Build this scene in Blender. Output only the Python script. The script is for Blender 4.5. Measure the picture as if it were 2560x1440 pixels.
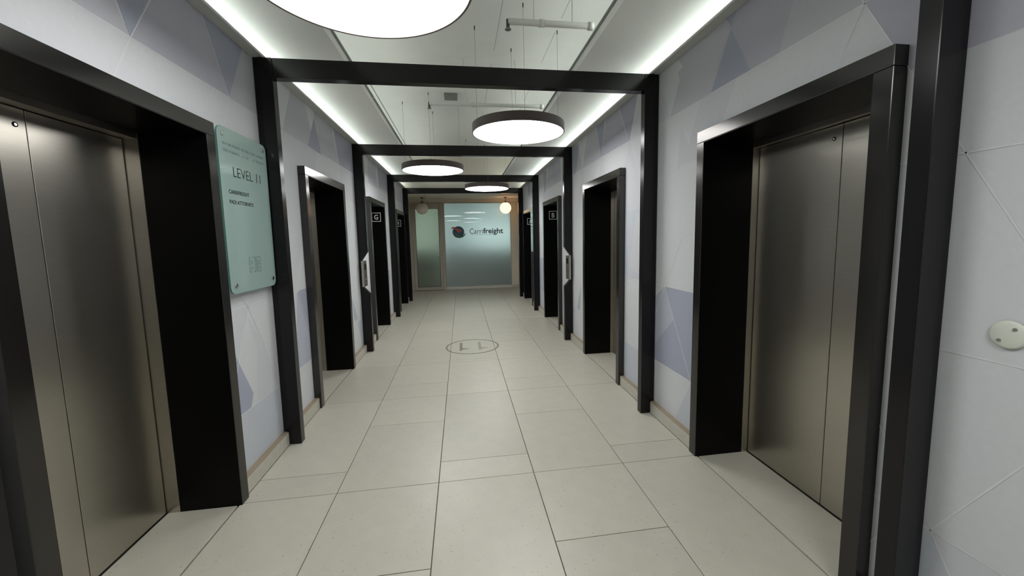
import bpy, bmesh, math, random
from mathutils import Vector, Matrix

for o in list(bpy.data.objects):
    bpy.data.objects.remove(o)
scene = bpy.context.scene
COL = scene.collection

# ------------------------------------------------------------------ camera, world, exposure
F_PX = 967.2
YAW, PITCH, ROLL = 0.1422, -0.1014, -0.0198
cd = bpy.data.cameras.new('camera'); cam = bpy.data.objects.new('camera', cd); COL.objects.link(cam)
cd.sensor_width = 36.0
cd.lens = F_PX / 2560 * 36.0
cd.shift_x = -13.44 / 2560
cd.shift_y = -26.09 / 2560
cd.clip_start = 0.02
fw = Vector((math.sin(YAW) * math.cos(PITCH), math.cos(YAW) * math.cos(PITCH), math.sin(PITCH)))
rt = Vector((math.cos(YAW), -math.sin(YAW), 0))
up = rt.cross(fw)
r2 = math.cos(ROLL) * rt + math.sin(ROLL) * up
u2 = -math.sin(ROLL) * rt + math.cos(ROLL) * up
M = Matrix((r2, u2, -fw)).transposed().to_4x4()
M.translation = Vector((-0.113, 0, 1.5))
cam.matrix_world = M
scene.camera = cam

w = bpy.data.worlds.new('world'); scene.world = w; w.use_nodes = True
w.node_tree.nodes['Background'].inputs[0].default_value = (.5, .55, .6, 1)
w.node_tree.nodes['Background'].inputs[1].default_value = 0.05
scene.view_settings.view_transform = 'Standard'
scene.view_settings.look = 'None'
scene.view_settings.gamma = 1
scene.view_settings.use_curve_mapping = False
scene.view_settings.exposure = 0.0
UPL = 7.0       # LED strips on the soffits, lighting the slab
LAMP = 12.8      # disc lamp radiance
COVE = 17.0      # LED strip radiance
OFFICE = 1.0    # strength of the unseen lights added behind the frosted glass

# ------------------------------------------------------------------ materials
MATS = {}
def mat(name, col, rough=.5, metal=0.0, emit=None, es=0.0, spec=.5, noise=None, aniso=0, bump=None, coat=0.0):
    m = bpy.data.materials.new(name); m.use_nodes = True
    nt = m.node_tree; b = nt.nodes['Principled BSDF']
    b.inputs['Base Color'].default_value = (*col, 1)
    b.inputs['Roughness'].default_value = rough
    b.inputs['Metallic'].default_value = metal
    b.inputs['Specular IOR Level'].default_value = spec
    if coat: b.inputs['Coat Weight'].default_value = coat; b.inputs['Coat Roughness'].default_value = .03
    if aniso: b.inputs['Anisotropic'].default_value = aniso
    if emit:
        b.inputs['Emission Color'].default_value = (*emit, 1); b.inputs['Emission Strength'].default_value = es
    if noise:   # (scale xyz, amount, detail)
        sc, amt, det = noise
        tc = nt.nodes.new('ShaderNodeTexCoord'); mp = nt.nodes.new('ShaderNodeMapping'); nz = nt.nodes.new('ShaderNodeTexNoise')
        mp.inputs['Scale'].default_value = sc; nz.inputs['Scale'].default_value = 1; nz.inputs['Detail'].default_value = det
        nt.links.new(tc.outputs['Object'], mp.inputs[0]); nt.links.new(mp.outputs[0], nz.inputs[0])
        mr = nt.nodes.new('ShaderNodeMapRange')
        mr.inputs['From Min'].default_value = .3; mr.inputs['From Max'].default_value = .7
        mr.inputs['To Min'].default_value = 1 - amt; mr.inputs['To Max'].default_value = 1 + amt
        nt.links.new(nz.outputs['Fac'], mr.inputs[0])
        mx = nt.nodes.new('ShaderNodeVectorMath'); mx.operation = 'SCALE'
        mx.inputs[0].default_value = col
        nt.links.new(mr.outputs[0], mx.inputs['Scale']); nt.links.new(mx.outputs[0], b.inputs['Base Color'])
        if bump:
            bp = nt.nodes.new('ShaderNodeBump'); bp.inputs['Strength'].default_value = bump; bp.inputs['Distance'].default_value = .001
            nt.links.new(nz.outputs['Fac'], bp.inputs['Height']); nt.links.new(bp.outputs[0], b.inputs['Normal'])
    MATS[name] = m
    return m

def brushed(m):
    nt = m.node_tree; b = nt.nodes['Principled BSDF']; tg = nt.nodes.new('ShaderNodeTangent')
    tg.direction_type = 'RADIAL'; tg.axis = 'Z'; nt.links.new(tg.outputs[0], b.inputs['Tangent'])
    b.inputs['Anisotropic'].default_value = .75

def floor_mat(name, col):
    m = mat(name, col, .36, spec=.5, noise=((9, 9, 9), .035, 4))
    nt = m.node_tree; b = nt.nodes['Principled BSDF']
    src = b.inputs['Base Color'].links[0].from_socket
    tc = nt.nodes.new('ShaderNodeTexCoord'); oi = nt.nodes.new('ShaderNodeObjectInfo')
    vo = nt.nodes.new('ShaderNodeTexNoise'); vo.inputs['Scale'].default_value = 55; vo.inputs['Detail'].default_value = 1.5
    nt.links.new(tc.outputs['Object'], vo.inputs[0])
    cr = nt.nodes.new('ShaderNodeMapRange'); cr.inputs['From Min'].default_value = .66; cr.inputs['From Max'].default_value = .76
    cr.inputs['To Min'].default_value = 1.0; cr.inputs['To Max'].default_value = .72
    nt.links.new(vo.outputs['Fac'], cr.inputs[0])
    # each tile a shade of its own
    rr = nt.nodes.new('ShaderNodeMapRange'); rr.inputs['To Min'].default_value = .965; rr.inputs['To Max'].default_value = 1.03
    nt.links.new(oi.outputs['Random'], rr.inputs[0])
    mu = nt.nodes.new('ShaderNodeMath'); mu.operation = 'MULTIPLY'
    nt.links.new(cr.outputs[0], mu.inputs[0]); nt.links.new(rr.outputs[0], mu.inputs[1])
    sc = nt.nodes.new('ShaderNodeVectorMath'); sc.operation = 'SCALE'
    nt.links.new(src, sc.inputs[0]); nt.links.new(mu.outputs[0], sc.inputs['Scale'])
    nt.links.new(sc.outputs[0], b.inputs['Base Color'])
    return m

TILE = floor_mat('terrazzo_tile', (.465, .45, .385))
GROUT = mat('grout', (.07, .065, .055), .9)
SKIRT = mat('skirting_tile', (.50, .485, .42), .5, noise=((30, 30, 30), .05, 3))
LEDGE = mat('wood_ledge', (.30, .24, .17), .6)
BLACK = mat('black_powder_coat', (.006, .005, .006), .20, spec=.32)
BRONZE = mat('dark_bronze', (.068, .065, .063), .17, metal=.92)
LINING = mat('black_lining', (.0028, .0026, .0026), .35, spec=.12)
STEEL = mat('brushed_steel', (.50, .47, .415), .30, metal=1.0, noise=((8, 8, 500), .04, 2))
brushed(STEEL)
STEEL2 = mat('polished_steel', (.62, .62, .60), .18, metal=1.0)
SEAM = mat('dark_seam', (.01, .01, .01), .8)
PAINT = mat('ceiling_paint', (.86, .87, .84), .85, spec=.2)
SLAB = mat('painted_slab', (.80, .81, .78), .9, spec=.1, noise=((3, 3, 3), .02, 4))
LIP = mat('cove_trim_paint', (.50, .51, .49), .7, spec=.2)
PIPE = mat('painted_pipe', (.66, .67, .64), .6)
CRACK = mat('slab_seam', (.30, .31, .30), .9)
CABLE = mat('steel_cable', (.25, .25, .25), .5, metal=.5)
DARKFIT = mat('dark_fitting', (.04, .04, .04), .5)
RIM = mat('lamp_rim', (.10, .078, .074), .45)
LEDM = mat('lamp_diffuser', (.8, .8, .8), .6, emit=(1.0, 1.0, .985), es=LAMP)
COVEM = mat('led_strip', (.8, .8, .8), .6, emit=(.93, 1.0, .95), es=COVE)
UPLM = mat('led_strip_slab', (.8, .8, .8), .6, emit=(.95, 1.0, .95), es=UPL)
CREAM = mat('cream_wall', (.70, .65, .55), .85, spec=.2)
CREAMC = mat('cream_ceiling', (.72, .68, .59), .85, spec=.2)
ALU = mat('greige_aluminium', (.42, .385, .325), .5)
ALUL = mat('pale_kerb', (.62, .61, .57), .6)
GLOBE_ON = mat('globe_lit', (.9, .8, .6), .3, emit=(1.0, .60, .34), es=2.2)
GLOBE_OFF = mat('globe_unlit', (.80, .76, .68), .3, spec=.5)
WHITEP = mat('white_plastic', (.62, .65, .57), .5)
SCREW = mat('grey_screw', (.22, .23, .21), .5, metal=.3)
INLAY = mat('floor_inlay', (.19, .18, .13), .5)
INLAY2 = mat('floor_inlay_pale', (.29, .28, .22), .5)
SIGNW = mat('sign_white', (.62, .62, .62), .6)
INK = mat('sign_ink', (.02, .03, .03), .9, spec=.05)
INKG = mat('sign_ink_grey', (.13, .19, .18), .9, spec=.05)
LOGO_B = mat('logo_navy', (.03, .085, .15), .5)
LOGO_T = mat('logo_slate', (.05, .12, .19), .5)
LOGO_R = mat('logo_red', (.55, .12, .07), .5)
LOGO_G = mat('logo_green', (.045, .17, .085), .5)
LOGO_TXT = mat('logo_text', (.035, .085, .085), .5)
LOGO_THIN = mat('logo_text_thin', (.045, .095, .095), .5)
BOXG = mat('junction_grey', (.24, .245, .235), .7)
OFFW = mat('office_wall', (.5, .55, .52), .9)
OFFD = mat('office_dark', (.28, .32, .33), .9)
OFFL = mat('office_added_glow', (.8, .8, .8), .6, emit=(.86, 1.0, .97), es=5.5 * OFFICE)  # glowing panels added behind the frosted glass
OFFC = mat('office_added_light', (.8, .8, .8), .6, emit=(.85, 1.0, .95), es=9.0 * OFFICE)  # unseen ceiling lights added to brighten the frosted glass

# glass sign: tinted transparent sheet with a clear reflecting surface
def sheet_glass(name, tint, rough=.02, ior=1.45, diff=None, fac=0.0):
    m = bpy.data.materials.new(name); m.use_nodes = True; nt = m.node_tree; nt.nodes.clear()
    out = nt.nodes.new('ShaderNodeOutputMaterial'); tr = nt.nodes.new('ShaderNodeBsdfTransparent'); gl = nt.nodes.new('ShaderNodeBsdfGlossy')
    fr = nt.nodes.new('ShaderNodeFresnel'); fr.inputs['IOR'].default_value = ior
    tr.inputs[0].default_value = (*tint, 1); gl.inputs['Roughness'].default_value = rough
    mx = nt.nodes.new('ShaderNodeMixShader')
    base = tr.outputs[0]
    if diff:
        df = nt.nodes.new('ShaderNodeBsdfDiffuse'); df.inputs[0].default_value = (*diff, 1)
        m2 = nt.nodes.new('ShaderNodeMixShader'); m2.inputs[0].default_value = fac
        nt.links.new(tr.outputs[0], m2.inputs[1]); nt.links.new(df.outputs[0], m2.inputs[2]); base = m2.outputs[0]
    nt.links.new(fr.outputs[0], mx.inputs[0]); nt.links.new(base, mx.inputs[1]); nt.links.new(gl.outputs[0], mx.inputs[2])
    nt.links.new(mx.outputs[0], out.inputs[0]); return m
SIGNGLASS = sheet_glass('tinted_sign_glass', (.86, .96, .935), .03, 1.36, (.64, .86, .81), .45)
GLASSEDGE = mat('glass_edge', (.10, .22, .19), .2, coat=.3)

def frosted(name, tint):
    m = bpy.data.materials.new(name); m.use_nodes = True; nt = m.node_tree; nt.nodes.clear()
    out = nt.nodes.new('ShaderNodeOutputMaterial')
    rf = nt.nodes.new('ShaderNodeBsdfRefraction'); rf.inputs['Color'].default_value = (*tint, 1)
    rf.inputs['Roughness'].default_value = .80; rf.inputs['IOR'].default_value = 1.3
    tl = nt.nodes.new('ShaderNodeBsdfTranslucent'); tl.inputs[0].default_value = (*tint, 1)
    df = nt.nodes.new('ShaderNodeBsdfDiffuse'); df.inputs[0].default_value = (*[c * .62 for c in tint], 1)
    m1 = nt.nodes.new('ShaderNodeMixShader'); m1.inputs[0].default_value = .35
    nt.links.new(rf.outputs[0], m1.inputs[1]); nt.links.new(tl.outputs[0], m1.inputs[2])
    m2 = nt.nodes.new('ShaderNodeMixShader'); m2.inputs[0].default_value = .35
    nt.links.new(m1.outputs[0], m2.inputs[1]); nt.links.new(df.outputs[0], m2.inputs[2])
    fr = nt.nodes.new('ShaderNodeFresnel'); fr.inputs['IOR'].default_value = 1.5
    gl = nt.nodes.new('ShaderNodeBsdfGlossy'); gl.inputs['Roughness'].default_value = .006
    m3 = nt.nodes.new('ShaderNodeMixShader')
    nt.links.new(fr.outputs[0], m3.inputs[0]); nt.links.new(m2.outputs[0], m3.inputs[1]); nt.links.new(gl.outputs[0], m3.inputs[2])
    nt.links.new(m3.outputs[0], out.inputs[0]); return m
FROST = frosted('frosted_glass', (.80, .87, .87))
FROSTD = frosted('frosted_door_glass', (.62, .67, .60))

# wallpaper tones
TONE = dict(light=(0.602, 0.616, 0.637), light2=(0.568, 0.577, 0.611), mid=(0.492, 0.494, 0.540), lilac=(0.442, 0.438, 0.503), lilac2=(0.392, 0.388, 0.464),
            dark=(0.360, 0.381, 0.465), blue=(0.442, 0.468, 0.540), pale=(0.523, 0.550, 0.602), line=(0.679, 0.694, 0.702))
TN = list(TONE)
TMAT = {k: mat('wallpaper_' + k, v, .8, spec=.2, noise=((40, 40, 40), .015, 2)) for k, v in TONE.items()}

# ------------------------------------------------------------------ mesh helpers
class MB:
    def __init__(s): s.v = []; s.f = []; s.mi = []
    def box(s, x0, x1, y0, y1, z0, z1, mi=0):
        if x0 > x1: x0, x1 = x1, x0
        if y0 > y1: y0, y1 = y1, y0
        n = len(s.v)
        s.v += [(x, y, z) for z in (z0, z1) for y in (y0, y1) for x in (x0, x1)]
        s.f += [tuple(n + i for i in q) for q in ((0, 2, 3, 1), (4, 5, 7, 6), (0, 1, 5, 4), (2, 6, 7, 3), (0, 4, 6, 2), (1, 3, 7, 5))]
        s.mi += [mi] * 6; return s
    def prism(s, pts, a, b, fn):     # polygon pts (p,q) extruded from a to b ; fn(p,q,t) -> xyz
        n = len(s.v); k = len(pts)
        s.v += [fn(p, q, a) for p, q in pts] + [fn(p, q, b) for p, q in pts]
        s.f += [tuple(n + i for i in range(k))[::-1], tuple(n + k + i for i in range(k))]
        s.f += [(n + i, n + (i + 1) % k, n + k + (i + 1) % k, n + k + i) for i in range(k)]
        s.mi += [0] * (k + 2); return s
    def cyl(s, p0, p1, r0, r1=None, n=16):
        r1 = r0 if r1 is None else r1
        p0, p1 = Vector(p0), Vector(p1); d = (p1 - p0).normalized()
        a = d.orthogonal().normalized(); b = d.cross(a); k = len(s.v)
        for p, r in ((p0, r0), (p1, r1)):
            s.v += [tuple(p + r * (math.cos(t) * a + math.sin(t) * b)) for t in (2 * math.pi * i / n for i in range(n))]
        s.f += [tuple(k + i for i in range(n))[::-1], tuple(k + n + i for i in range(n))]
        s.f += [(k + i, k + (i + 1) % n, k + n + (i + 1) % n, k + n + i) for i in range(n)]
        s.mi += [0] * (n + 2); return s
    def lathe(s, prof, c=(0, 0, 0), n=48, close=False):
        k = len(s.v); m = len(prof)
        for r, z in prof:
            for i in range(n):
                t = 2 * math.pi * i / n; s.v.append((c[0] + r * math.cos(t), c[1] + r * math.sin(t), c[2] + z))
        rng = range(m if close else m - 1)
        for j in rng:
            j2 = (j + 1) % m
            for i in range(n):
                s.f.append((k + j * n + i, k + j * n + (i + 1) % n, k + j2 * n + (i + 1) % n, k + j2 * n + i)); s.mi.append(0)
        return s
    def build(s, name, mats, parent=None, smooth=False, bevel=0, recalc=True):
        me = bpy.data.meshes.new(name); me.from_pydata(s.v, [], s.f); me.validate(); me.update()
        if recalc:
            bm = bmesh.new(); bm.from_mesh(me); bmesh.ops.recalc_face_normals(bm, faces=bm.faces); bm.to_mesh(me); bm.free()
        ms = mats if isinstance(mats, (list, tuple)) else [mats]
        for m in ms: me.materials.append(m)
        if len(ms) > 1:
            for p, i in zip(me.polygons, s.mi): p.material_index = i
        if smooth:
            for p in me.polygons: p.use_smooth = len(p.vertices) == 4
        o = bpy.data.objects.new(name, me); COL.objects.link(o)
        if parent: o.parent = parent
        if bevel:
            b = o.modifiers.new('bevel', 'BEVEL'); b.width = bevel; b.segments = 1; b.limit_method = 'ANGLE'
        return o

def place(o, parent):
    """parent keeping world coordinates (parents are pure translations)"""
    o.parent = parent
    if parent:
        l = parent.matrix_world.translation if parent.parent is None else root_loc(parent)
        for v in o.data.vertices: v.co -= l
    return o
def root_loc(o):
    l = Vector((0, 0, 0))
    while o: l += o.location; o = o.parent
    return l
def part(mb, name, m, parent, **k):
    """world-coordinate mesh builder -> child of a translated empty"""
    o = mb.build(name, m, None, **k)
    l = root_loc(parent)
    for v in o.data.vertices: v.co -= l
    o.parent = parent
    return o
def thing(name, label, cat, loc=(0, 0, 0), group=None):
    o = bpy.data.objects.new(name, None); COL.objects.link(o); o.location = loc
    o.empty_display_size = .1
    o['label'] = label; o['category'] = cat
    if group: o['group'] = group
    return o
def struct(o, label=None):
    o['kind'] = 'structure'
    if label: o['label'] = label
    return o

def text_mesh(name, s, m, parent, origin, ex, ez, width, height, depth=.0008, bold=0.0, mi_sp=0.0):
    """lettering fitted in width x height; origin = lower-left corner, ex = reading direction, ez = up"""
    c = bpy.data.curves.new(name, 'FONT'); c.body = s; c.size = 1; c.resolution_u = 3; c.offset = bold
    c.space_character = 1 + mi_sp
    c.extrude = .01; o = bpy.data.objects.new(name, c); COL.objects.link(o)
    dg = bpy.context.evaluated_depsgraph_get(); dg.update()
    me = bpy.data.meshes.new_from_object(o.evaluated_get(dg)); bpy.data.objects.remove(o)
    xs = [v.co.x for v in me.vertices]; ys = [v.co.y for v in me.vertices]
    x0, x1, y0, y1 = min(xs), max(xs), min(ys), max(ys)
    ex, ez = Vector(ex), Vector(ez); nn = ex.cross(ez); org = Vector(origin); l = root_loc(parent) if parent else Vector((0, 0, 0))
    for v in me.vertices:
        v.co = org + ex * ((v.co.x - x0) / (x1 - x0) * width) + ez * ((v.co.y - y0) / (y1 - y0) * height) + nn * ((v.co.z + .01) / .02 * depth) - l
    me.materials.clear(); me.materials.append(m)
    o = bpy.data.objects.new(name, me); COL.objects.link(o); o.parent = parent
    return o
def split_letters(o):
    me = o.data; n = len(me.vertices); p = list(range(n))
    def find(a):
        while p[a] != a: p[a] = p[p[a]]; a = p[a]
        return a
    for e in me.edges: p[find(e.vertices[0])] = find(e.vertices[1])
    grp = {}
    for f in me.polygons: grp.setdefault(find(f.vertices[0]), []).append(f)
    for fs in grp.values():
        ids = sorted({v for f in fs for v in f.vertices}); mp = {v: i for i, v in enumerate(ids)}
        m2 = bpy.data.meshes.new('letter'); m2.from_pydata([me.vertices[i].co[:] for i in ids], [], [[mp[v] for v in f.vertices] for f in fs])
        m2.materials.append(me.materials[0]); q = bpy.data.objects.new('letter', m2); COL.objects.link(q); q.parent = o.parent
    bpy.data.objects.remove(o)

# ------------------------------------------------------------------ key dimensions (metres)
A = 1.4707            # wall face
SK = 1.43             # skirting face
ZS = 2.900            # side soffits
ZT = 2.755            # wall top / cove trim
YS, YE = -3.6, 9.85   # corridor
YB = 11.68            # end wall
PORT = [1.042, 2.969, 5.388, 7.782, 9.755]
TP = .064
LIFT = [(1.22, 2.37), (3.60, 4.75), (5.99, 7.14), (8.36, 9.51)]   # outer edges of the lift surrounds
LIFTL = [(1.268, 2.37)] + LIFT[1:]      # left side
def LF(s): return LIFTL if s < 0 else LIFT
FR = .07              # surround face width
HH = 2.151            # surround top
HO = 2.078            # opening height
XF = A - .0595        # surround face
XD = 1.80             # lift door plane

# ------------------------------------------------------------------ floor
fl = struct(MB().box(-3.2, 3.2, YS - .2, 15.8, -.12, -.012).build('floor', GROUT))
random.seed(4)
def tile(x0, x1, y0, y1, g=.0020):
    if x1 - x0 < .02 or y1 - y0 < .02: return
    e = random.uniform(0, .0004)
    o = MB().box(x0 + g, x1 - g, y0 + g, y1 - g, -.012, -.0004 + e).build('tile', TILE, bevel=.0012)
    cx, cy = (x0 + x1) / 2, (y0 + y1) / 2
    for v in o.data.vertices: v.co -= Vector((cx, cy, 0))
    o.location = (cx, cy, 0); o.parent = fl
ZONES = [(-3.6, -2.45), (-2.45, -1.08), (-1.08, -.07), (-.07, 1.30), (1.30, 2.313), (2.313, 3.682), (3.682, 4.69), (4.69, 6.06), (6.06, 7.07), (7.07, 8.43), (8.43, 9.44), (9.44, 10.6), (10.6, 11.66)]
for k, (a, b) in enumerate(ZONES):
    long = b - a > 1.2
    for ci, (x0, x1) in enumerate(((-.9, -.3), (-.3, .3), (.3, .9))):
        cuts = []
        if long: cuts = [a + .225] if ci == 1 else [a + .835]
        elif ci == 0: cuts = [a + .375 if a < 2 else a + .35]
        elif ci == 2: cuts = [a + .435 if a < 2 else a + .325]
        if abs(a - 4.69) < .01 and ci == 1: cuts = [a + .08]
        ys = [a] + cuts + [b]
        for p, q in zip(ys, ys[1:]): tile(x0, x1, p, q)
    for s in (-1, 1):
        xe = 1.597 if a >= 9.44 else SK
        ys = [a, a + .22, b] if long else [a, b]
        for p, q in zip(ys, ys[1:]):
            tile(min(s * .9, s * xe), max(s * .9, s * xe), p, q)
# recess floor tiles in front of the lift doors
for s in (-1, 1):
    for (a, b) in LF(s):
        tile(min(s * (SK + .006), s * (XD - .003)), max(s * (SK + .006), s * (XD - .003)), a + FR, b - FR)

# ------------------------------------------------------------------ ceiling
ce = struct(MB().box(-2.4, 2.4, YS, YE, 3.5, 3.62).build('ceiling', SLAB))
for s in (-1, 1):
    xa = .900 if s > 0 else .962
    part(MB().box(s * xa, s * 1.60, YS, YE - .003, ZS, ZS + .035), 'soffit_panel', PAINT, ce)
    part(MB().box(s * xa, s * (xa + .02), YS, YE - .003, ZS + .035, ZS + .075), 'soffit_upstand', PAINT, ce)
    # cove trim: shelf on top of the wall with a thin raised lip, LED strip lying on it
    part(MB().box(s * 1.402, s * (A + .11), YS, YE - .003, ZT, ZT + .006), 'cove_shelf', LIP, ce)
    part(MB().box(s * 1.396, s * 1.402, YS, YE - .003, ZT - .002, ZT + .014), 'cove_lip', LIP, ce)
    part(MB().box(s * (xa + .024), s * (xa + .040), YS + .02, YE - .02, ZS + .0352, ZS + .098), 'led_strip', UPLM, ce)
    part(MB().box(s * 1.525, s * 1.545, YS + .02, YE - .02, ZT + .007, ZT + .010), 'led_strip', COVEM, ce)
for x in (.305, .87):      # formwork seams in the slab
    y = 2.2
    while y < 9.7:
        ln = random.uniform(.5, 1.3)
        part(MB().box(x - .002, x + .002, y, y + ln, 3.4988, 3.5002), 'slab_seam', CRACK, ce)
        y += ln + random.uniform(.1, .7)
for s in (-1, 1):
    # lobby part, lower ceiling
    pass
struct(MB().box(-1.9, 1.9, YE, YE + .12, 2.67, 3.62).build('trim_1', CREAMC))
struct(MB().box(-1.9, 1.9, YE + .12, 11.95, 2.67, 2.80).build('ceiling_lobby', CREAMC))
struct(MB().box(-1.598, 1.598, YB - .10, YB - .002, 2.595, 2.67).build('trim_2', CREAM))

# ------------------------------------------------------------------ side walls
def clip(poly, reg):
    y0, y1, z0, z1 = reg
    for ax, lim, sg in ((0, y0, 1), (0, y1, -1), (1, z0, 1), (1, z1, -1)):
        out = []
        for i in range(len(poly)):
            p, q = poly[i], poly[(i + 1) % len(poly)]
            dp, dq = sg * (p[ax] - lim), sg * (q[ax] - lim)
            if dp >= 0: out.append(p)
            if (dp >= 0) != (dq >= 0):
                t = dp / (dp - dq); out.append((p[0] + t * (q[0] - p[0]), p[1] + t * (q[1] - p[1])))
        poly = out
        if len(poly) < 3: return []
    return poly
WALL_TILES = {}
DARKS = {
 1: [('light', [(1.39, 2.38), (2.10, 2.38), (2.455, 1.74), (1.035, 1.74)]),
     ('mid', [(1.39, 2.38), (2.10, 2.38), (2.31, 2.755), (1.18, 2.755)]),
     ('lilac', [(1.80, 2.38), (2.33, 2.38), (2.12, 2.80), (1.66, 2.80)]),
     ('light2', [(2.10, 2.38), (2.43, 2.38), (2.62, 2.0), (2.31, 2.0)]),
     ('mid', [(2.40, 2.38), (2.72, 2.755), (2.40, 2.755), (2.16, 2.68)]),
     ('mid', [(2.42, 2.40), (2.58, 2.38), (2.72, 2.66), (2.55, 2.70)]),
     ('light2', [(2.53, 2.07), (2.70, 1.96), (2.66, 2.27)]),
     ('dark', [(2.16, 2.675), (1.99, 2.38), (2.33, 2.38)]), ('dark', [(2.24, 2.80), (2.16, 2.69), (2.09, 2.80)]),
     ('lilac', [(.2, 2.38), (1.39, 2.38), (1.21, 2.06), (.2, 2.06)]), ('mid', [(.2, 2.38), (1.39, 2.38), (1.20, 2.76), (.2, 2.76)]),
     ('dark', [(2.84, 1.10), (2.455, 1.10), (2.455, .46), (2.985, .46), (2.985, .9)]),
     ('blue', [(2.84, 1.10), (2.70, .86), (2.985, .60), (2.985, 1.0)]),
     ('pale', [(3.03, 1.74), (3.70, 1.74), (3.70, 1.10), (3.03, 1.10)]), ('light2', [(3.03, 1.42), (3.36, 1.74), (3.50, 1.20), (3.03, 1.10)]),
     ('pale', [(3.03, .46), (3.70, .46), (3.70, .05), (3.03, .05)]),
     ('lilac', [(4.10, 2.80), (3.80, 2.80), (3.53, 2.38), (4.26, 2.38)]), ('dark', [(4.42, 2.80), (4.13, 2.80), (4.26, 2.38)]),
     ('mid', [(4.56, 2.80), (4.42, 2.80), (4.26, 2.38)]), ('lilac2', [(3.78, 2.80), (3.33, 2.80), (3.53, 2.38)]),
     ('dark', [(5.39, 2.72), (5.08, 2.72), (5.21, 2.38), (5.30, 2.36)]), ('blue', [(5.0, .86), (5.2, .5), (5.05, .5)]),
     ('blue', [(7.39, 1.10), (7.80, 1.10), (7.80, .46), (7.39, .46)]), ('pale', [(7.14, .46), (7.80, .46), (7.80, .05), (7.14, .05)]),
     ('lilac', [(6.70, 2.80), (6.06, 2.80), (6.0, 2.38), (6.51, 2.38)]), ('lilac2', [(7.35, 2.72), (7.05, 2.72), (7.12, 2.36), (7.25, 2.34)]),
     ('dark', [(8.6, 2.80), (9.2, 2.80), (8.85, 2.42)])],
 -1: [('light', [(1.24, 2.38), (1.95, 2.38), (2.31, 1.74), (.9, 1.74)]),
      ('lilac', [(1.95, 2.38), (2.66, 2.38), (2.88, 2.80), (2.19, 2.80)]), ('dark', [(2.44, 2.80), (2.89, 2.80), (2.66, 2.38)]),
      ('dark', [(1.78, 2.80), (2.19, 2.80), (1.95, 2.38)]),
      ('dark', [(2.40, .98), (2.46, .86), (2.63, .54), (2.59, .46), (2.37, .46)]),
      ('pale', [(2.37, .46), (2.97, .46), (2.97, .05), (2.37, .05)]), ('light2', [(2.63, 1.06), (2.97, .6), (2.97, .46), (2.66, .46), (2.72, .8)]),
      ('dark', [(3.40, 1.08), (3.46, 1.10), (3.70, 1.10), (3.70, .46), (3.30, .46)]), ('blue', [(3.40, 1.08), (3.70, .50), (3.70, .46), (3.30, .46)]),
      ('mid', [(4.09, 2.755), (4.66, 2.755), (4.50, 2.38), (4.22, 2.37)]), ('dark', [(4.09, 2.69), (3.88, 2.38), (4.22, 2.37)]),
      ('light2', [(3.88, 2.38), (4.10, 2.37), (3.98, 2.1), (3.78, 2.1)]),
      ('lilac2', [(4.67, 2.76), (5.39, 2.80), (5.39, 2.38), (4.80, 2.38)]), ('light2', [(4.80, 2.38), (5.39, 2.38), (5.39, 2.0), (4.92, 2.0)]),
      ('blue', [(4.94, .86), (5.19, .5), (5.03, .5)]),
      ('lilac2', [(6.92, 2.80), (7.80, 2.80), (7.80, 2.42), (7.02, 2.42)]), ('mid', [(6.3, 2.80), (6.92, 2.80), (6.6, 2.42), (6.2, 2.5)]),
      ('blue', [(7.40, .95), (7.60, .95), (7.55, .46)]),
      ('mid', [(8.8, 2.80), (9.5, 2.80), (9.5, 2.42), (9.05, 2.42)])]}
VY0 = {1: 1.39, -1: 1.95}      # lattice: a vertex at this y in the row z = 2.38
def lattice(s, j, k):          # row j (z = .46 + .64 j), k-th vertex
    off = VY0[s] - (.355 if (j % 2 == 0) else 0.0)
    return (off + .71 * k, .46 + .64 * j)
LINES = {
 1: [((1.39, 2.38), (2.10, 2.38)), ((1.39, 2.38), (1.035, 1.74)), ((1.39, 2.38), (1.50, 2.17)), ((2.10, 2.38), (2.00, 2.17)), ((2.10, 2.38), (2.33, 2.38)),
     ((1.39, 2.38), (1.30, 2.55)), ((1.39, 2.38), (1.48, 2.55)),
     ((.3, 1.74), (1.31, 1.74)), ((1.035, 1.74), (.68, 1.10)), ((.3, 1.10), (1.31, 1.10)), ((1.035, .46), (.68, 1.10)), ((.2, .46), (1.31, .46)), ((1.035, .46), (.86, .14)),
     ((1.31, .9), (1.10, .55)), ((1.31, .10), (1.2, .30)),
     ((2.455, 1.10), (2.985, 1.10)), ((2.84, 1.10), (2.46, .455)), ((2.46, .46), (2.985, .46)), ((2.84, 1.10), (2.985, .84)), ((2.84, 1.10), (2.60, 1.50)),
     ((3.03, 1.10), (3.70, 1.10)), ((3.55, 1.10), (3.70, .86)), ((3.55, 1.10), (3.30, .62)), ((3.03, .46), (3.70, .46)),
     ((3.78, 2.76), (3.53, 2.38)), ((3.53, 2.38), (4.26, 2.38)), ((6.0, 2.38), (6.51, 2.38))],
 -1: [((1.24, 2.38), (1.95, 2.38)), ((1.95, 2.38), (1.83, 2.16)), ((1.95, 2.38), (2.18, 2.755)), ((1.95, 2.38), (2.66, 2.38)), ((2.46, 2.755), (2.66, 2.38)), ((2.66, 2.38), (2.58, 2.2)),
      ((2.37, 1.11), (2.98, 1.11)), ((2.57, 1.25), (3.0, .48)), ((2.68, 1.14), (2.46, .70)), ((2.37, .46), (2.98, .46)), ((2.98, .46), (2.84, .08)), ((2.57, 1.25), (2.63, 1.11)),
      ((3.42, 1.08), (3.69, .58)), ((4.22, 2.38), (4.5, 2.38)), ((4.80, 2.38), (5.39, 2.36)), ((3.03, .46), (3.70, .46)), ((3.03, 1.10), (3.40, 1.10))]}
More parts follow.
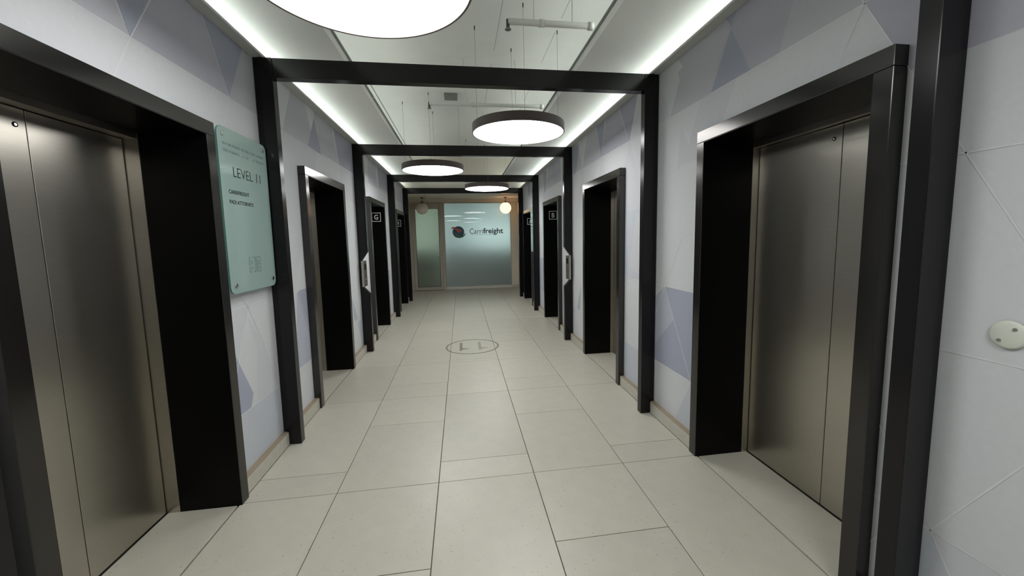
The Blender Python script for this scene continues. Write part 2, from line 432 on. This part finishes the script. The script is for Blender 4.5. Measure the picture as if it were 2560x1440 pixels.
def side_wall(s, name):
    base = MB(); pap = MB(); X = s * A
    yy = YS
    regs = []
    for (a, b) in LF(s):
        regs.append((yy, a + .03, .105, ZT)); regs.append((a + .03, b - .03, HO + .04, ZT)); yy = b - .03
        base.box(X, s * (A + .6), regs[-2][0], regs[-2][1], 0, ZS) if False else None
    regs.append((yy, YE, .105, ZT))
    for (y0, y1, z0, z1) in regs:
        base.box(s * (A + .0006), s * 2.3, y0, y1, 0 if z0 < 1 else z0, ZT)
        base.box(s * (A + .11), s * 2.3, y0, y1, ZT, ZS)
    wo = struct(base.build(name, TMAT['light']))
    rnd = random.Random(11 if s > 0 else 5)
    cells = []
    for j in range(-1, 4):
        for k in range(-9, 14):
            a, b = lattice(s, j, k), lattice(s, j, k + 1)
            top = (a[0] + .355, a[1] + .64); bot = (a[0] + .355, a[1] - .64)
            for tri in ((a, b, top),) + (((a, b, bot),)):
                zc = sum(p[1] for p in tri) / 3
                if tri[2] is bot and j == -1: continue
                if zc > 2.38: t = rnd.choice(['light2', 'mid', 'mid', 'light2'])
                elif zc > 1.1: t = rnd.choice(['light', 'light', 'light', 'light2'])
                elif zc > .46: t = rnd.choice(['light', 'light2', 'light'])
                else: t = rnd.choice(['light', 'light2', 'pale'])
                cells.append((t, list(tri)))
    d = 0
    def add(poly, t, off):
        for reg in regs:
            q = clip(poly, reg)
            if len(q) >= 3:
                n = len(pap.v)
                pap.v += [(s * (A - off), p[0], p[1]) for p in q]
                ids = tuple(range(n, n + len(q)))
                pap.f.append(ids); pap.mi.append(TN.index(t))
    seen = set()
    for t, tri in cells:
        key = tuple(sorted((round(p[0], 3), round(p[1], 3)) for p in tri))
        if key in seen: continue
        seen.add(key); add(tri, t, .0)
    for i, (t, pl) in enumerate(DARKS[s]): add(pl, t, .0003 + .00003 * i)
    for (p, q) in LINES[s]:
        dx, dz = q[0] - p[0], q[1] - p[1]; L = math.hypot(dx, dz); nx, nz = -dz / L * .0022, dx / L * .0022
        add([(p[0] + nx, p[1] + nz), (q[0] + nx, q[1] + nz), (q[0] - nx, q[1] - nz), (p[0] - nx, p[1] - nz)], 'line', .0013)
    o = pap.build('wallpaper', [TMAT[k] for k in TN], wo, recalc=False)
    # make all faces look into the corridor
    me = o.data
    for p in me.polygons:
        if p.normal.x * s > 0: p.flip()
    return wo
WL = side_wall(-1, 'wall_left'); WR = side_wall(1, 'wall_right')

# skirting between posts and lift surrounds
def skirting(s, name):
    e = bpy.data.objects.new(name, None); COL.objects.link(e); struct(e)
    spans = []; yy = YS
    for i, (a, b) in enumerate(LF(s)):
        spans.append((yy, a)); yy = b
    spans.append((yy, YE))
    for (a, b) in spans:
        cuts = [a] + [v for p in [PORT[0] + (.058 if s < 0 else 0)] + PORT[1:] for v in (p, p + TP) if a < p < b] + [b]
        segs = list(zip(cuts[::2], cuts[1::2]))
        for (p, q) in segs:
            part(MB().box(s * SK, s * (SK + .012), p + .001, q - .001, 0.0004, .094), 'skirting_tile', SKIRT, e)
            part(MB().box(s * (SK + .002), s * A, p + .001, q - .001, .094, .099), 'skirting_ledge', LEDGE, e)
skirting(-1, 'baseboard_left'); skirting(1, 'baseboard_right')

# ------------------------------------------------------------------ lift entrances (4 each side), door_1 ... door_8
SEAMY = {(0, -1): 1.845, (0, 1): 1.745}
def lift(i, s, num, letter=None):
    y0, y1 = LF(s)[i]; yi0, yi1 = y0 + FR, y1 - FR
    d = bpy.data.objects.new('door_%d' % num, None); COL.objects.link(d); d.location = (s * A, (y0 + y1) / 2, 0); struct(d)
    g = .0008
    # surround
    part(MB().box(s * XF, s * (A - g if False else A + .02), y0, yi0, .0, HO), 'surround_jamb', BRONZE, d, bevel=.002)
    part(MB().box(s * XF, s * (A + .02), yi1, y1, .0, HO), 'surround_jamb', BRONZE, d, bevel=.002)
    part(MB().box(s * XF, s * (A + .02), y0, y1, HO + .001, HH), 'surround_header', BRONZE, d, bevel=.002)
    # black reveal linings
    xs = (1.732 if i == 0 else 1.718) if s < 0 else 1.755
    part(MB().box(s * (XF + .002), s * xs, yi0 - .02, yi0 + .001, 0, HO), 'reveal_lining', LINING, d)
    part(MB().box(s * (XF + .002), s * xs, yi1 - .001, yi1 + .02, 0, HO), 'reveal_lining', LINING, d)
    part(MB().box(s * (XF + .002), s * xs, yi0, yi1, HO - .003, HO + .02), 'reveal_head', LINING, d)
    # steel door frame at the back of the reveal
    part(MB().box(s * xs, s * (XD + .06), yi0 - .02, yi0 + .004, 0, HO), 'steel_jamb', STEEL, d)
    part(MB().box(s * xs, s * (XD + .06), yi1 - .004, yi1 + .02, 0, HO), 'steel_jamb', STEEL, d)
    part(MB().box(s * (xs + .002), s * (XD + .06), yi0 + .004, yi1 - .004, HO - .035, HO + .02), 'steel_head', STEEL, d)
    ys = SEAMY.get((i, s), (yi0 + yi1) / 2)
    part(MB().box(s * (XD + .028), s * (XD + .055), yi0 + .005, yi1 - .005, .001, HO - .035), 'shaft_shadow', SEAM, d)
    p1 = part(MB().box(s * XD, s * (XD + .026), yi0 + .008, ys - .0018, .006, HO - .038), 'door_panel', STEEL, d, bevel=.0015)
    p2 = part(MB().box(s * XD, s * (XD + .026), ys + .0018, yi1 - .009, .006, HO - .038), 'door_panel', STEEL, d, bevel=.0015)
    ky = ys + (.045 if s > 0 else -.04)
    part(MB().cyl((s * (XD - .002), ky, 1.975), (s * (XD + .004), ky, 1.975), .010, n=16), 'key_hole', SEAM, p2 if ky > ys else p1)
    part(MB().cyl((s * (XD - .003), ky, 1.975), (s * (XD - .0018), ky, 1.975), .0055, n=12), 'key_escutcheon', STEEL2, p2 if ky > ys else p1)
    return d, yi1
def fix_nested():
    pass
num = 1
lifts = {}
for i in range(4):
    for s in (-1, 1):
        lifts[(i, s)] = lift(i, s, num); num += 1

# letter plates on the far reveals
def letter_plate(i, s, ch, label):
    y = LIFT[i][1] - FR - .001
    xc = s * 1.575 if i == 2 else s * 1.567
    if (i, s) == (2, -1): xc = -1.556
    if (i, s) == (2, 1): xc = 1.590
    if (i, s) == (3, 1): xc = 1.588
    zc = 1.911 if i == 2 else 1.903
    t = thing('letter_plate', label, 'sign', (xc, y, zc), group=None)
    part(MB().box(xc - .079, xc + .079, y - .002, y, zc - .079, zc + .079), 'plate', LINING, t)
    fb = MB(); w_ = .011; r = .078
    yf0, yf1 = y - .0035, y - .0021
    fb.box(xc - r, xc + r, yf0, yf1, zc + r - w_, zc + r); fb.box(xc - r, xc + r, yf0, yf1, zc - r, zc - r + w_)
    fb.box(xc - r, xc - r + w_, yf0, yf1, zc - r + w_, zc + r - w_); fb.box(xc + r - w_, xc + r, yf0, yf1, zc - r + w_, zc + r - w_)
    part(fb, 'square_border', SIGNW, t)
    wd = .066 if ch != 'B' else .056
    text_mesh('letter', ch, SIGNW, t, (xc - wd / 2, y - .0021, zc - .043), (1, 0, 0), (0, 0, 1), wd, .086, .0012, bold=.02)
letter_plate(2, -1, 'G', 'square white-outlined letter G plate in the lift recess on the left')
letter_plate(3, -1, 'H', 'square white-outlined letter H plate in the farthest lift recess on the left')
letter_plate(3, 1, 'A', 'square white-outlined letter A plate in the farthest lift recess on the right')
letter_plate(2, 1, 'B', 'square white-outlined letter B plate in the lift recess on the right')

# ------------------------------------------------------------------ steel portal frames
def portal(i, label):
    y0 = PORT[i]; y1 = y0 + TP
    t = thing('portal_frame', label, 'portal frame', (0, y0, 0), 'black steel portal frames across the corridor')
    XI = 1.346
    for s in (-1, 1):
        y0 = PORT[i] + (.058 if (i == 0 and s < 0) else 0); y1 = y0 + TP
        if i == 2:
            pts = [(s * p, q) for p, q in ((1.430, 0.0004), (XI, .0004), (XI, .797), (1.427, .888), (1.427, 1.250), (XI, 1.367), (XI, ZT - .003), (1.430, ZT - .003))]
            po = part(MB().prism(pts, y0, y1, lambda p, q, k: (p, k, q)), 'post', BLACK, t)
        else:
            po = part(MB().box(s * XI, s * 1.429, y0, y1, .0004, ZT - .003), 'post', BLACK, t, bevel=.002)
        part(MB().box(s * 1.4305, s * (A - .004), y0 + .012, y1 - .006, .1005, ZT - .003), 'wall_spacer', BLACK, po)
    y0 = PORT[i]; y1 = y0 + TP
    part(MB().box(-XI + .001, XI - .001, y0 + .004, y1 - .002, 2.627, ZT - .003), 'beam', BLACK, t, bevel=.002)
    part(MB().box(-XI + .001, XI - .001, y0 - .001, y1, 2.620, 2.6265), 'bottom_flange', BLACK, t)
portal(0, 'nearest black steel portal frame, its right post cut by the right edge of the view')
portal(1, 'black steel portal frame with the large beam, beside the glass floor directory')
portal(2, 'black steel portal frame with notched posts holding the lift call panels')
portal(3, 'black steel portal frame just beyond the lifts lettered G and B')
portal(4, 'farthest black steel portal frame, before the frosted glass office front')

# call panels in the notches
for s, side in ((-1, 'left'), (1, 'right')):
    t = thing('lift_call_panel', 'narrow steel lift call panel in the notch of the %s portal post' % side, 'call panel', (s * 1.42, 5.42, 1.06), 'steel lift call panels')
    part(MB().box(s * 1.396, s * 1.4265, 5.335, 5.505, .896, 1.242), 'housing', STEEL, t, bevel=.002)
    part(MB().box(s * 1.3945, s * 1.3958, 5.375, 5.465, 1.12, 1.20), 'display', LINING, t)
    for zc in (.985, .935):
        part(MB().cyl((s * 1.392, 5.42, zc), (s * 1.3958, 5.42, zc), .013, n=20), 'button', STEEL2, t)

# ------------------------------------------------------------------ pendant disc lamps
LR = .45
def lamp(x, y, label, z=2.52):
    t = thing('disc_pendant_lamp', label, 'lamp', (x, y, z), 'round pendant lamps along the corridor')
    part(MB().lathe([(LR, 0), (LR, .082), (0.001, .082), (0.001, .070), (LR - .010, .070), (LR - .010, .0)], (x, y, z), 96, True), 'rim', RIM, t, smooth=False)
    part(MB().cyl((x, y, z + .003), (x, y, z + .012), LR - .0105, n=96), 'diffuser', LEDM, t)
    for k, (dx, dy) in enumerate(((.40, 0), (-.40, 0), (0, .40), (0, -.40))):
        wv = part(MB().cyl((x + dx, y + dy, z + .082), (x + dx, y + dy, 3.47), .0013, n=6), 'suspension_wire', CABLE, t)
        part(MB().cyl((x + dx, y + dy, 3.465), (x + dx, y + dy, 3.4995), .005, n=8), 'ceiling_anchor', DARKFIT, wv)
        part(MB().cyl((x + dx, y + dy, z + .082), (x + dx, y + dy, z + .10), .004, n=8), 'cable_gripper', CABLE, wv)
    # power cord with a little loop by the rim
    pts = []
    cx, cy = x, y - .12
    for a in range(0, 300, 25):
        pts.append((cx + .022 * math.cos(math.radians(a - 120)), cy, z + .108 + .022 * math.sin(math.radians(a - 120))))
    cb = MB()
    for p, q in zip(pts, pts[1:]): cb.cyl(p, q, .003, n=6)
    part(cb, 'power_cord', DARKFIT, t)
    return t
lamp(-.475, 1.70, 'nearest round lamp, cut by the top edge, bright white disc')
lamp(.480, 3.88, 'round white pendant lamp hanging on the right just past the big beam')
lamp(-.487, 6.01, 'round white pendant lamp hanging left of the centre line')
lamp(.450, 8.12, 'farthest round pendant lamp, overlapping the last black beam')
b_ = lamp(.48, -.45, 'added round pendant lamp above the camera position, unseen, lighting the near end')  # extra lamp, added to light the near part of the corridor

# ------------------------------------------------------------------ pipes and fittings at the ceiling
def pipe_run(label, xs, y, z, name='sprinkler_pipe'):
    t = thing(name, label, 'pipe', (xs[0], y, z))
    part(MB().cyl((xs[0], y, z), (xs[1], y, z), .021, n=16), 'branch_pipe', PIPE, t, smooth=True)
    part(MB().cyl((xs[0] + .36 * (xs[1] - xs[0]) + .0, y, z), (xs[0] + .42 * (xs[1] - xs[0]), y, z), .026, n=16), 'coupling', PIPE, t, smooth=True)
    part(MB().cyl((xs[1] - .035, y, z), (xs[1] + .0, y, z), .028, n=16), 'coupling', PIPE, t, smooth=True)
    hd = part(MB().cyl((xs[0], y, z - .050), (xs[0], y, z + .012), .012, n=12), 'sprinkler_head', DARKFIT, t)
    part(MB().cyl((xs[0], y, z - .055), (xs[0], y, z - .050), .022, n=16), 'deflector', SCREW, hd)
    for hx in (.3, .75):
        x = xs[0] + hx * (xs[1] - xs[0])
        part(MB().cyl((x, y, z + .02), (x, y, 3.4995), .0035, n=6), 'hanger_rod', PIPE, t)
pipe_run('white sprinkler branch pipe crossing the ceiling nearest the camera', (.262, .880), 2.84, 3.005)
pipe_run('white sprinkler branch pipe crossing the ceiling behind the big beam', (-.41, .880), 4.55, 3.005)
def edge_pipe(s, x, label, r=.008, z=2.968, y0=YS):
    t = thing('edge_conduit', label, 'conduit', (x, y0, z))
    y = y0
    random.seed(3 if s > 0 else 8)
    while y < YE - .1:
        L = min(2.4, YE - .01 - y) if y > YS else 3.1
        part(MB().cyl((x, y, z), (x, y + L - .01, z), r, n=10), 'conduit_length', CRACK, t, smooth=True)
        part(MB().cyl((x, y + L - .02, z), (x, y + L + .0, z), r * 1.35, n=10), 'conduit_socket', PIPE, t, smooth=True)
        y += L
edge_pipe(1, .8905, 'grey conduit along the right edge of the ceiling recess')
edge_pipe(-1, -.9525, 'grey conduit along the left edge of the ceiling recess')
edge_pipe(-1, -.930, 'second grey conduit beside the left ceiling edge, starting after the big beam', .005, 3.010, 3.7)
t = thing('junction_box', 'small grey box on the ceiling behind the big beam', 'box', (-.185, 5.70, 3.45))
part(MB().box(-.275, -.095, 5.60, 5.80, 3.47, 3.4995), 'box_body', BOXG, t, bevel=.003)
part(MB().box(-.268, -.102, 5.607, 5.793, 3.464, 3.4695), 'box_cover', BOXG, t)

# ------------------------------------------------------------------ glass floor directories
def rrect(y0, y1, z0, z1, r, n=6):
    pts = []
    for cy, cz, a0 in ((y1 - r, z1 - r, 0), (y0 + r, z1 - r, 90), (y0 + r, z0 + r, 180), (y1 - r, z0 + r, 270)):
        for k in range(n + 1):
            a = math.radians(a0 + 90 * k / n); pts.append((cy + r * math.cos(a), cz + r * math.sin(a)))
    return pts
def directory(s, y0, y1, z0, z1, x, label):
    """x: distance of the front face from the centre line"""
    t = thing('glass_directory', label, 'sign', (s * x, (y0 + y1) / 2, z0))
    th = .009
    outer = rrect(y0, y1, z0, z1, .045); inner = rrect(y0 + .0016, y1 - .0016, z0 + .0016, z1 - .0016, .044)
    part(MB().prism(inner, s * x, s * (x + th), lambda p, q, k: (k, p, q)), 'glass_sheet', SIGNGLASS, t)
    e = MB(); n = len(outer)
    for k, xx in enumerate((s * x, s * (x + th))):
        e.v += [(xx, p, q) for p, q in outer] + [(xx, p, q) for p, q in inner]
    for i in range(n):
        j = (i + 1) % n
        e.f += [(i, j, 2 * n + j, 2 * n + i), (n + i, n + j, j, i), (3 * n + i, 3 * n + j, 2 * n + j, 2 * n + i)]; e.mi += [0] * 3
    part(e, 'polished_edge', GLASSEDGE, t)
    for yy in (y0 + .05, y1 - .052):
        for zz in (z0 + .052, z1 - .042):
            so = part(MB().cyl((s * (x + th + .0002), yy, zz), (s * (A - .003), yy, zz), .009, n=20), 'standoff', STEEL2, t, smooth=True)
            part(MB().cyl((s * (x - .007), yy, zz), (s * (x - .0002), yy, zz), .012, n=20), 'standoff_cap', STEEL2, so, smooth=True)
    ex = (0, -s, 0)
    def tx(name, st, a, b, zb, zt, m, bold=0.0):
        # a..b measured from the reading start edge
        o = (s * (x - .0002), (y0 + a) if s < 0 else (y1 - a), zb)
        to = text_mesh(name, st, m, t, o, ex, (0, 0, 1), b - a, zt - zb, .0006, bold)
        if st == 'LEVEL 11': split_letters(to)
    zz = lambda v: z0 + (v - 1.20)
    tx('fire_notice', 'IN THE EVENT OF FIRE, EXIT DOWN', .05, .50, zz(2.056), zz(2.074), INKG)
    tx('fire_notice', 'THE STAIRWAY, DO NOT USE THE LIFT', .045, .50, zz(2.018), zz(2.036), INKG)
    tx('level_lettering', 'LEVEL 11', .13, .44, zz(1.888), zz(1.945), INK, -.012)
    tx('tenant_lettering', 'CARRIFREIGHT', .067, .285, zz(1.785), zz(1.808), INK, .012)
    tx('tenant_lettering', 'PADI ATTORNEYS', .067, .325, zz(1.727), zz(1.750), INK, .012)
    # maker's mark: two outlined blocks
    mk = MB(); X0, X1 = s * (x - .0008), s * (x - .0002)
    def yb(a): return (y0 + a) if s < 0 else (y1 - a)
    def bar(a, b, p, q): mk.box(X0, X1, yb(a), yb(b), zz(p), zz(q))
    wq = .0035
    for (a, b) in ((.215, .287), (.296, .303), (.310, .352)):
        if b - a > .02:
            bar(a, a + wq, 1.315, 1.410); bar(b - wq, b, 1.315, 1.410)
        else: bar(a, a + wq, 1.315, 1.410)
    for (a, b, z_) in ((.215, .236, 1.406), (.258, .287, 1.406), (.215, .236, 1.314), (.262, .287, 1.314), (.310, .352, 1.406), (.310, .352, 1.314), (.320, .342, 1.382), (.322, .342, 1.362), (.320, .342, 1.334)):
        bar(a, b, z_, z_ + .004)
    for (a, p, q) in ((.234, 1.33, 1.35), (.234, 1.36, 1.39), (.252, 1.33, 1.35), (.252, 1.36, 1.39), (.320, 1.337, 1.384)):
        bar(a, a + .003, p, q)
    part(mk, 'outlined_mark', INKG, t)
directory(-1, 2.412, 2.957, 1.205, 2.162, 1.425, 'large green tinted glass floor directory reading LEVEL 11 on the left wall')
directory(1, 7.856, 8.352, 1.205, 2.155, 1.398, 'distant glass floor directory seen edge-on past the right portal posts')

# round blanking plate, right wall
t = thing('blank_plate', 'round white blanking plate with two screws on the right wall', 'wall plate', (A, .893, 1.19))
part(MB().lathe([(0.0005, -.0085), (.036, -.0085), (.041, -.006), (.0425, -.001), (.0425, .0)], (0, 0, 0), 48), 'cover', WHITEP, t, smooth=True)
cv = t.children[0]
for v in cv.data.vertices:
    c = v.co + Vector(t.location); v.co = Vector((c.z - .0035, c.x, c.y))
for p in cv.data.polygons:
    if p.normal.x > 0: pass
for (yy, zz) in ((.877, 1.209), (.909, 1.171)):
    sc_ = part(MB().cyl((A - .0125, yy, zz), (A - .0122, yy, zz), .0001, n=8), 'screw', SCREW, t)
    part(MB().cyl((A - .0145, yy, zz), (A - .0117, yy, zz), .0048, n=20), 'screw', SCREW, t)
    bpy.data.objects.remove(sc_)

# ------------------------------------------------------------------ floor inlay: ring with 11
t = thing('floor_number', 'grey ring with the number 11 set in the floor tiles, seen upside down', 'floor marking', (0, 5.36, 0))
part(MB().lathe([(.372, .0003), (.372, .0014), (.347, .0014), (.347, .0003)], (-.003, 5.358, 0), 96, True), 'ring', INLAY, t)
for x, m in ((-.181, INLAY), (.079, INLAY2)):
    part(MB().prism([(x, 5.565), (x + .038, 5.565), (x + .038, 5.290), (x + .055, 5.274), (x + .125, 5.262), (x + .125, 5.243), (x + .055, 5.225), (x + .038, 5.200), (x + .028, 5.167), (x, 5.167)],
                    .0003, .0014, lambda p, q, k: (p, q, k)), 'digit', m, t)

# ------------------------------------------------------------------ end of the corridor
for s, nm in ((-1, 'wall_lobby_left'), (1, 'wall_lobby_right')):
    struct(MB().box(s * 1.60, s * 2.3, YE + .001, YB + .25, 0, 2.67).build(nm, CREAM))
bk = MB()
bk.box(1.390, 1.5995, YB, YB + .2, .0004, 2.67); bk.box(-1.5995, 1.39, YB, YB + .2, 2.575, 2.67); bk.box(-1.5995, -1.575, YB, YB + .2, .0004, 2.575)
struct(bk.build('wall_back', CREAM))
b2 = MB().box(1.392, 1.598, YB - .012, YB - .0005, .0004, .088).build('baseboard_back', SKIRT); struct(b2)
b3 = MB().box(1.586, 1.5995, YE + .01, YB - .013, .0004, .088).build('baseboard_lobby_right', SKIRT); struct(b3)
b4 = MB().box(-1.5995, -1.586, YE + .01, YB - .002, .0004, .088).build('baseboard_lobby_left', SKIRT); struct(b4)
# office door, left
d = bpy.data.objects.new('door_9', None); COL.objects.link(d); d.location = (-1.08, YB, 0); struct(d)
fb = MB(); fb.box(-1.574, -1.505, YB - .01, YB + .09, .0004, 2.574); fb.box(-.665, -.585, YB - .01, YB + .09, .0004, 2.574); fb.box(-1.505, -.665, YB - .01, YB + .09, 2.50, 2.574)
part(fb, 'door_frame', ALU, d, bevel=.003)
lf = MB(); lf.box(-1.502, -1.412, YB, YB + .05, .012, 2.497); lf.box(-.742, -.668, YB, YB + .05, .012, 2.497)
lf.box(-1.412, -.742, YB, YB + .05, .012, .104); lf.box(-1.412, -.742, YB, YB + .05, 2.404, 2.497)
leaf = part(lf, 'door_leaf', ALU, d, bevel=.003)
part(MB().box(-1.411, -.743, YB + .02, YB + .03, .105, 2.403), 'frosted_pane', FROSTD, leaf)
gk = MB(); gk.box(-1.411, -1.404, YB + .008, YB + .019, .105, 2.403); gk.box(-.752, -.743, YB + .008, YB + .019, .105, 2.403)
gk.box(-1.404, -.752, YB + .008, YB + .019, .105, .111); gk.box(-1.404, -.752, YB + .008, YB + .019, 2.397, 2.403)
part(gk, 'glazing_gasket', SEAM, leaf)
hd = MB(); hd.cyl((-.705, YB - .05, 1.0), (-.705, YB - .0005, 1.0), .010, n=14); hd.cyl((-.705, YB - .045, 1.0), (-.80, YB - .045, 1.0), .009, n=14)
part(hd, 'lever_handle', STEEL2, leaf, smooth=True)
part(MB().box(-.722, -.688, YB - .008, YB - .0005, .88, 1.04), 'handle_plate', STEEL2, leaf)
# glazed screen
wn = bpy.data.objects.new('window_1', None); COL.objects.link(wn); wn.location = (.4, YB, 0); struct(wn)
part(MB().box(-.583, 1.389, YB - .006, YB + .09, .0004, .088), 'glazing_kerb', ALUL, wn, bevel=.003)
fr_ = MB(); fr_.box(1.378, 1.389, YB + .0, YB + .05, .09, 2.573); fr_.box(-.583, -.574, YB + .0, YB + .05, .09, 2.573)
fr_.box(-.574, 1.378, YB, YB + .05, 2.558, 2.573); fr_.box(-.574, 1.378, YB, YB + .05, .09, .100)
part(fr_, 'glazing_frame', ALU, wn)
pane = part(MB().box(-.573, 1.377, YB + .015, YB + .025, .101, 2.557), 'frosted_pane', FROST, wn)
YP = YB + .0146
# vinyl logo: globe with a red and a green continent and an orbit swoosh, lettering beside it
def disc(cx, cz, r, y0, y1, n=48, a0=0, a1=360):
    return MB().prism([(cx + r * math.cos(math.radians(a0 + (a1 - a0) * k / n)), cz + r * math.sin(math.radians(a0 + (a1 - a0) * k / n))) for k in range(n)], y1, y0, lambda p, q, k: (p, k, q))
gx, gz, gr = -.180, 1.715, .172
lg = part(disc(gx, gz, gr, YP - .0006, YP), 'logo_globe', LOGO_B, wn)
def flat(pts, k, nm, m):
    return part(MB().prism(pts, YP - .0006 - .0004 * k, YP - .0006 - .0004 * (k - 1) - .00005, lambda p, q, t_: (p, t_, q)), nm, m, lg)
flat([(gx - .02, gz + .16), (gx + .09, gz + .13), (gx + .15, gz + .05), (gx + .165, gz - .03), (gx + .12, gz - .05), (gx + .07, gz + .0), (gx + .02, gz + .08)], 1, 'ocean_patch', LOGO_T)
flat([(gx - .16, gz + .0), (gx - .10, gz - .02), (gx - .06, gz - .10), (gx - .10, gz - .12), (gx - .15, gz - .06)], 1, 'ocean_patch', LOGO_T)
flat([(gx - .205, gz + .115), (gx - .17, gz + .150), (gx - .12, gz + .150), (gx - .04, gz + .115), (gx + .04, gz + .065), (gx + .085, gz + .060), (gx + .080, gz + .015), (gx + .045, gz + .000), (gx + .025, gz - .025), (gx - .01, gz - .02), (gx - .03, gz + .015), (gx - .075, gz + .055), (gx - .10, gz + .09), (gx - .14, gz + .110), (gx - .175, gz + .105), (gx - .205, gz + .085)], 2, 'red_continent', LOGO_R)
flat([(gx - .075, gz - .03), (gx - .03, gz - .05), (gx + .03, gz - .075), (gx + .055, gz - .105), (gx + .03, gz - .145), (gx - .02, gz - .165), (gx - .06, gz - .14), (gx - .08, gz - .08)], 2, 'green_continent', LOGO_G)
sw = []
for a in range(-95, 1, 12): sw.append((gx + .01 + .205 * math.cos(math.radians(a)), gz - .03 + .150 * math.sin(math.radians(a))))
for a in range(0, -96, -12): sw.append((gx + .01 + .185 * math.cos(math.radians(a)), gz - .018 + .120 * math.sin(math.radians(a))))
flat(sw, 3, 'orbit_swoosh', LOGO_G)
text_mesh('company_lettering', 'Carri', LOGO_THIN, wn, (.150, YP, 1.655), (1, 0, 0), (0, 0, 1), .395, .158, .0006, -.002)
text_mesh('company_lettering', 'freight', LOGO_TXT, wn, (.555, YP, 1.610), (1, 0, 0), (0, 0, 1), .600, .212, .0006, .022)
text_mesh('tagline', 'LOGISTICS AND FREIGHT', LOGO_THIN, wn, (.160, YP, 1.612), (1, 0, 0), (0, 0, 1), .700, .013, .0006, 0) if False else None
part(MB().box(.160, .865, YP - .0006, YP, 1.6225, 1.6285), 'underline', LOGO_THIN, wn)

# globe pendants
def globe(x, y, m, label):
    t = thing('globe_pendant', label, 'lamp', (x, y, 2.67), 'globe pendants before the office front')
    part(MB().lathe([(.0005, -.0005), (.052, -.0005), (.050, -.012), (.012, -.030), (.0005, -.030)], (x, y, 2.67), 24), 'canopy', DARKFIT, t, smooth=True)
    part(MB().cyl((x, y, 2.545), (x, y, 2.642), .006, n=10), 'rod', DARKFIT, t)
    part(MB().lathe([(.0005, .036), (.012, .034), (.050, .006), (.052, -.010)], (x, y, 2.525), 24), 'shade_holder', DARKFIT, t, smooth=True)
    r = .160; prof = [(max(.0006, r * math.sin(math.pi * k / 24)), r * math.cos(math.pi * k / 24)) for k in range(25)]
    prof = [p for p in prof if p[1] < r * .955]
    part(MB().lathe(prof, (x, y, 2.365), 48), 'glass_globe', m, t, smooth=True)
globe(1.175, 11.10, GLOBE_ON, 'lit globe pendant lamp glowing warm at the right of the office front')
globe(-1.145, 11.10, GLOBE_OFF, 'unlit globe pendant lamp in front of the office door at the left')

# unseen office, its lights and cabinets added to shape the frosted glass glow
of = MB(); of.box(-3.1, 3.1, 15.5, 15.6, 0, 2.9); of.box(-3.2, -3.1, YB + .26, 15.5, 0, 2.9); of.box(3.1, 3.2, YB + .26, 15.5, 0, 2.9); of.box(-3.1, 3.1, YB + .26, 15.5, 2.82, 2.9)
of.box(-3.1, -1.9, YB + .26, YB + .30, 0, 2.82); of.box(1.9, 3.1, YB + .26, YB + .30, 0, 2.82)
struct(of.build('wall_office', OFFW))
for x0, x1 in ((-2.4, -.9), (-.5, 2.6)):
    wi = struct(MB().box(x0, x1, 15.44, 15.49, 1.15, 2.35).build('office_glow_far', OFFL))  # glowing panel added on the far wall to backlight the glass
    break
wi = struct(MB().box(.1, 2.6, 14.2, 14.25, 1.30, 2.05).build('office_glow_near', OFFL))  # free-standing glowing panel, added for the bright right side of the screen
for (x0, x1, y0, y1, z1) in ((-.7, 2.6, 13.0, 13.7, 1.25), (-2.8, -1.0, 12.9, 13.6, 1.20)):  # dark boxes added to darken the glass towards the bottom
    t = thing('added_cabinet', 'unseen dark cabinet added to darken the lower frosted %s' % ('glass screen' if x0 > -1 else 'office door'), 'cabinet', ((x0 + x1) / 2, (y0 + y1) / 2, 0))
    part(MB().box(x0, x1, y0, y1, .0, z1), 'body', OFFD, t)
    part(MB().box(x0 - .01, x1 + .01, y0 - .01, y1 + .01, z1 + .0005, z1 + .03), 'top_board', OFFD, t)
for (x, y) in ((-1.4, 13.2), (1.0, 13.2)):
    part(MB().box(x - .5, x + .5, y - .12, y + .12, 2.79, 2.815), 'added_light_panel', OFFC, bpy.data.objects['wall_office'])  # added lights, unseen, for the backs of the frosted panes

# wall behind the camera
struct(MB().box(-2.3, 2.3, YS - .15, YS, 0, 3.62).build('wall_front', TMAT['light']))
for s, nm in ((-1, 'trim_3'), (1, 'trim_4')):
    struct(MB().box(s * 2.3, s * 2.42, YS, YE, ZS, 3.5).build(nm, PAINT))
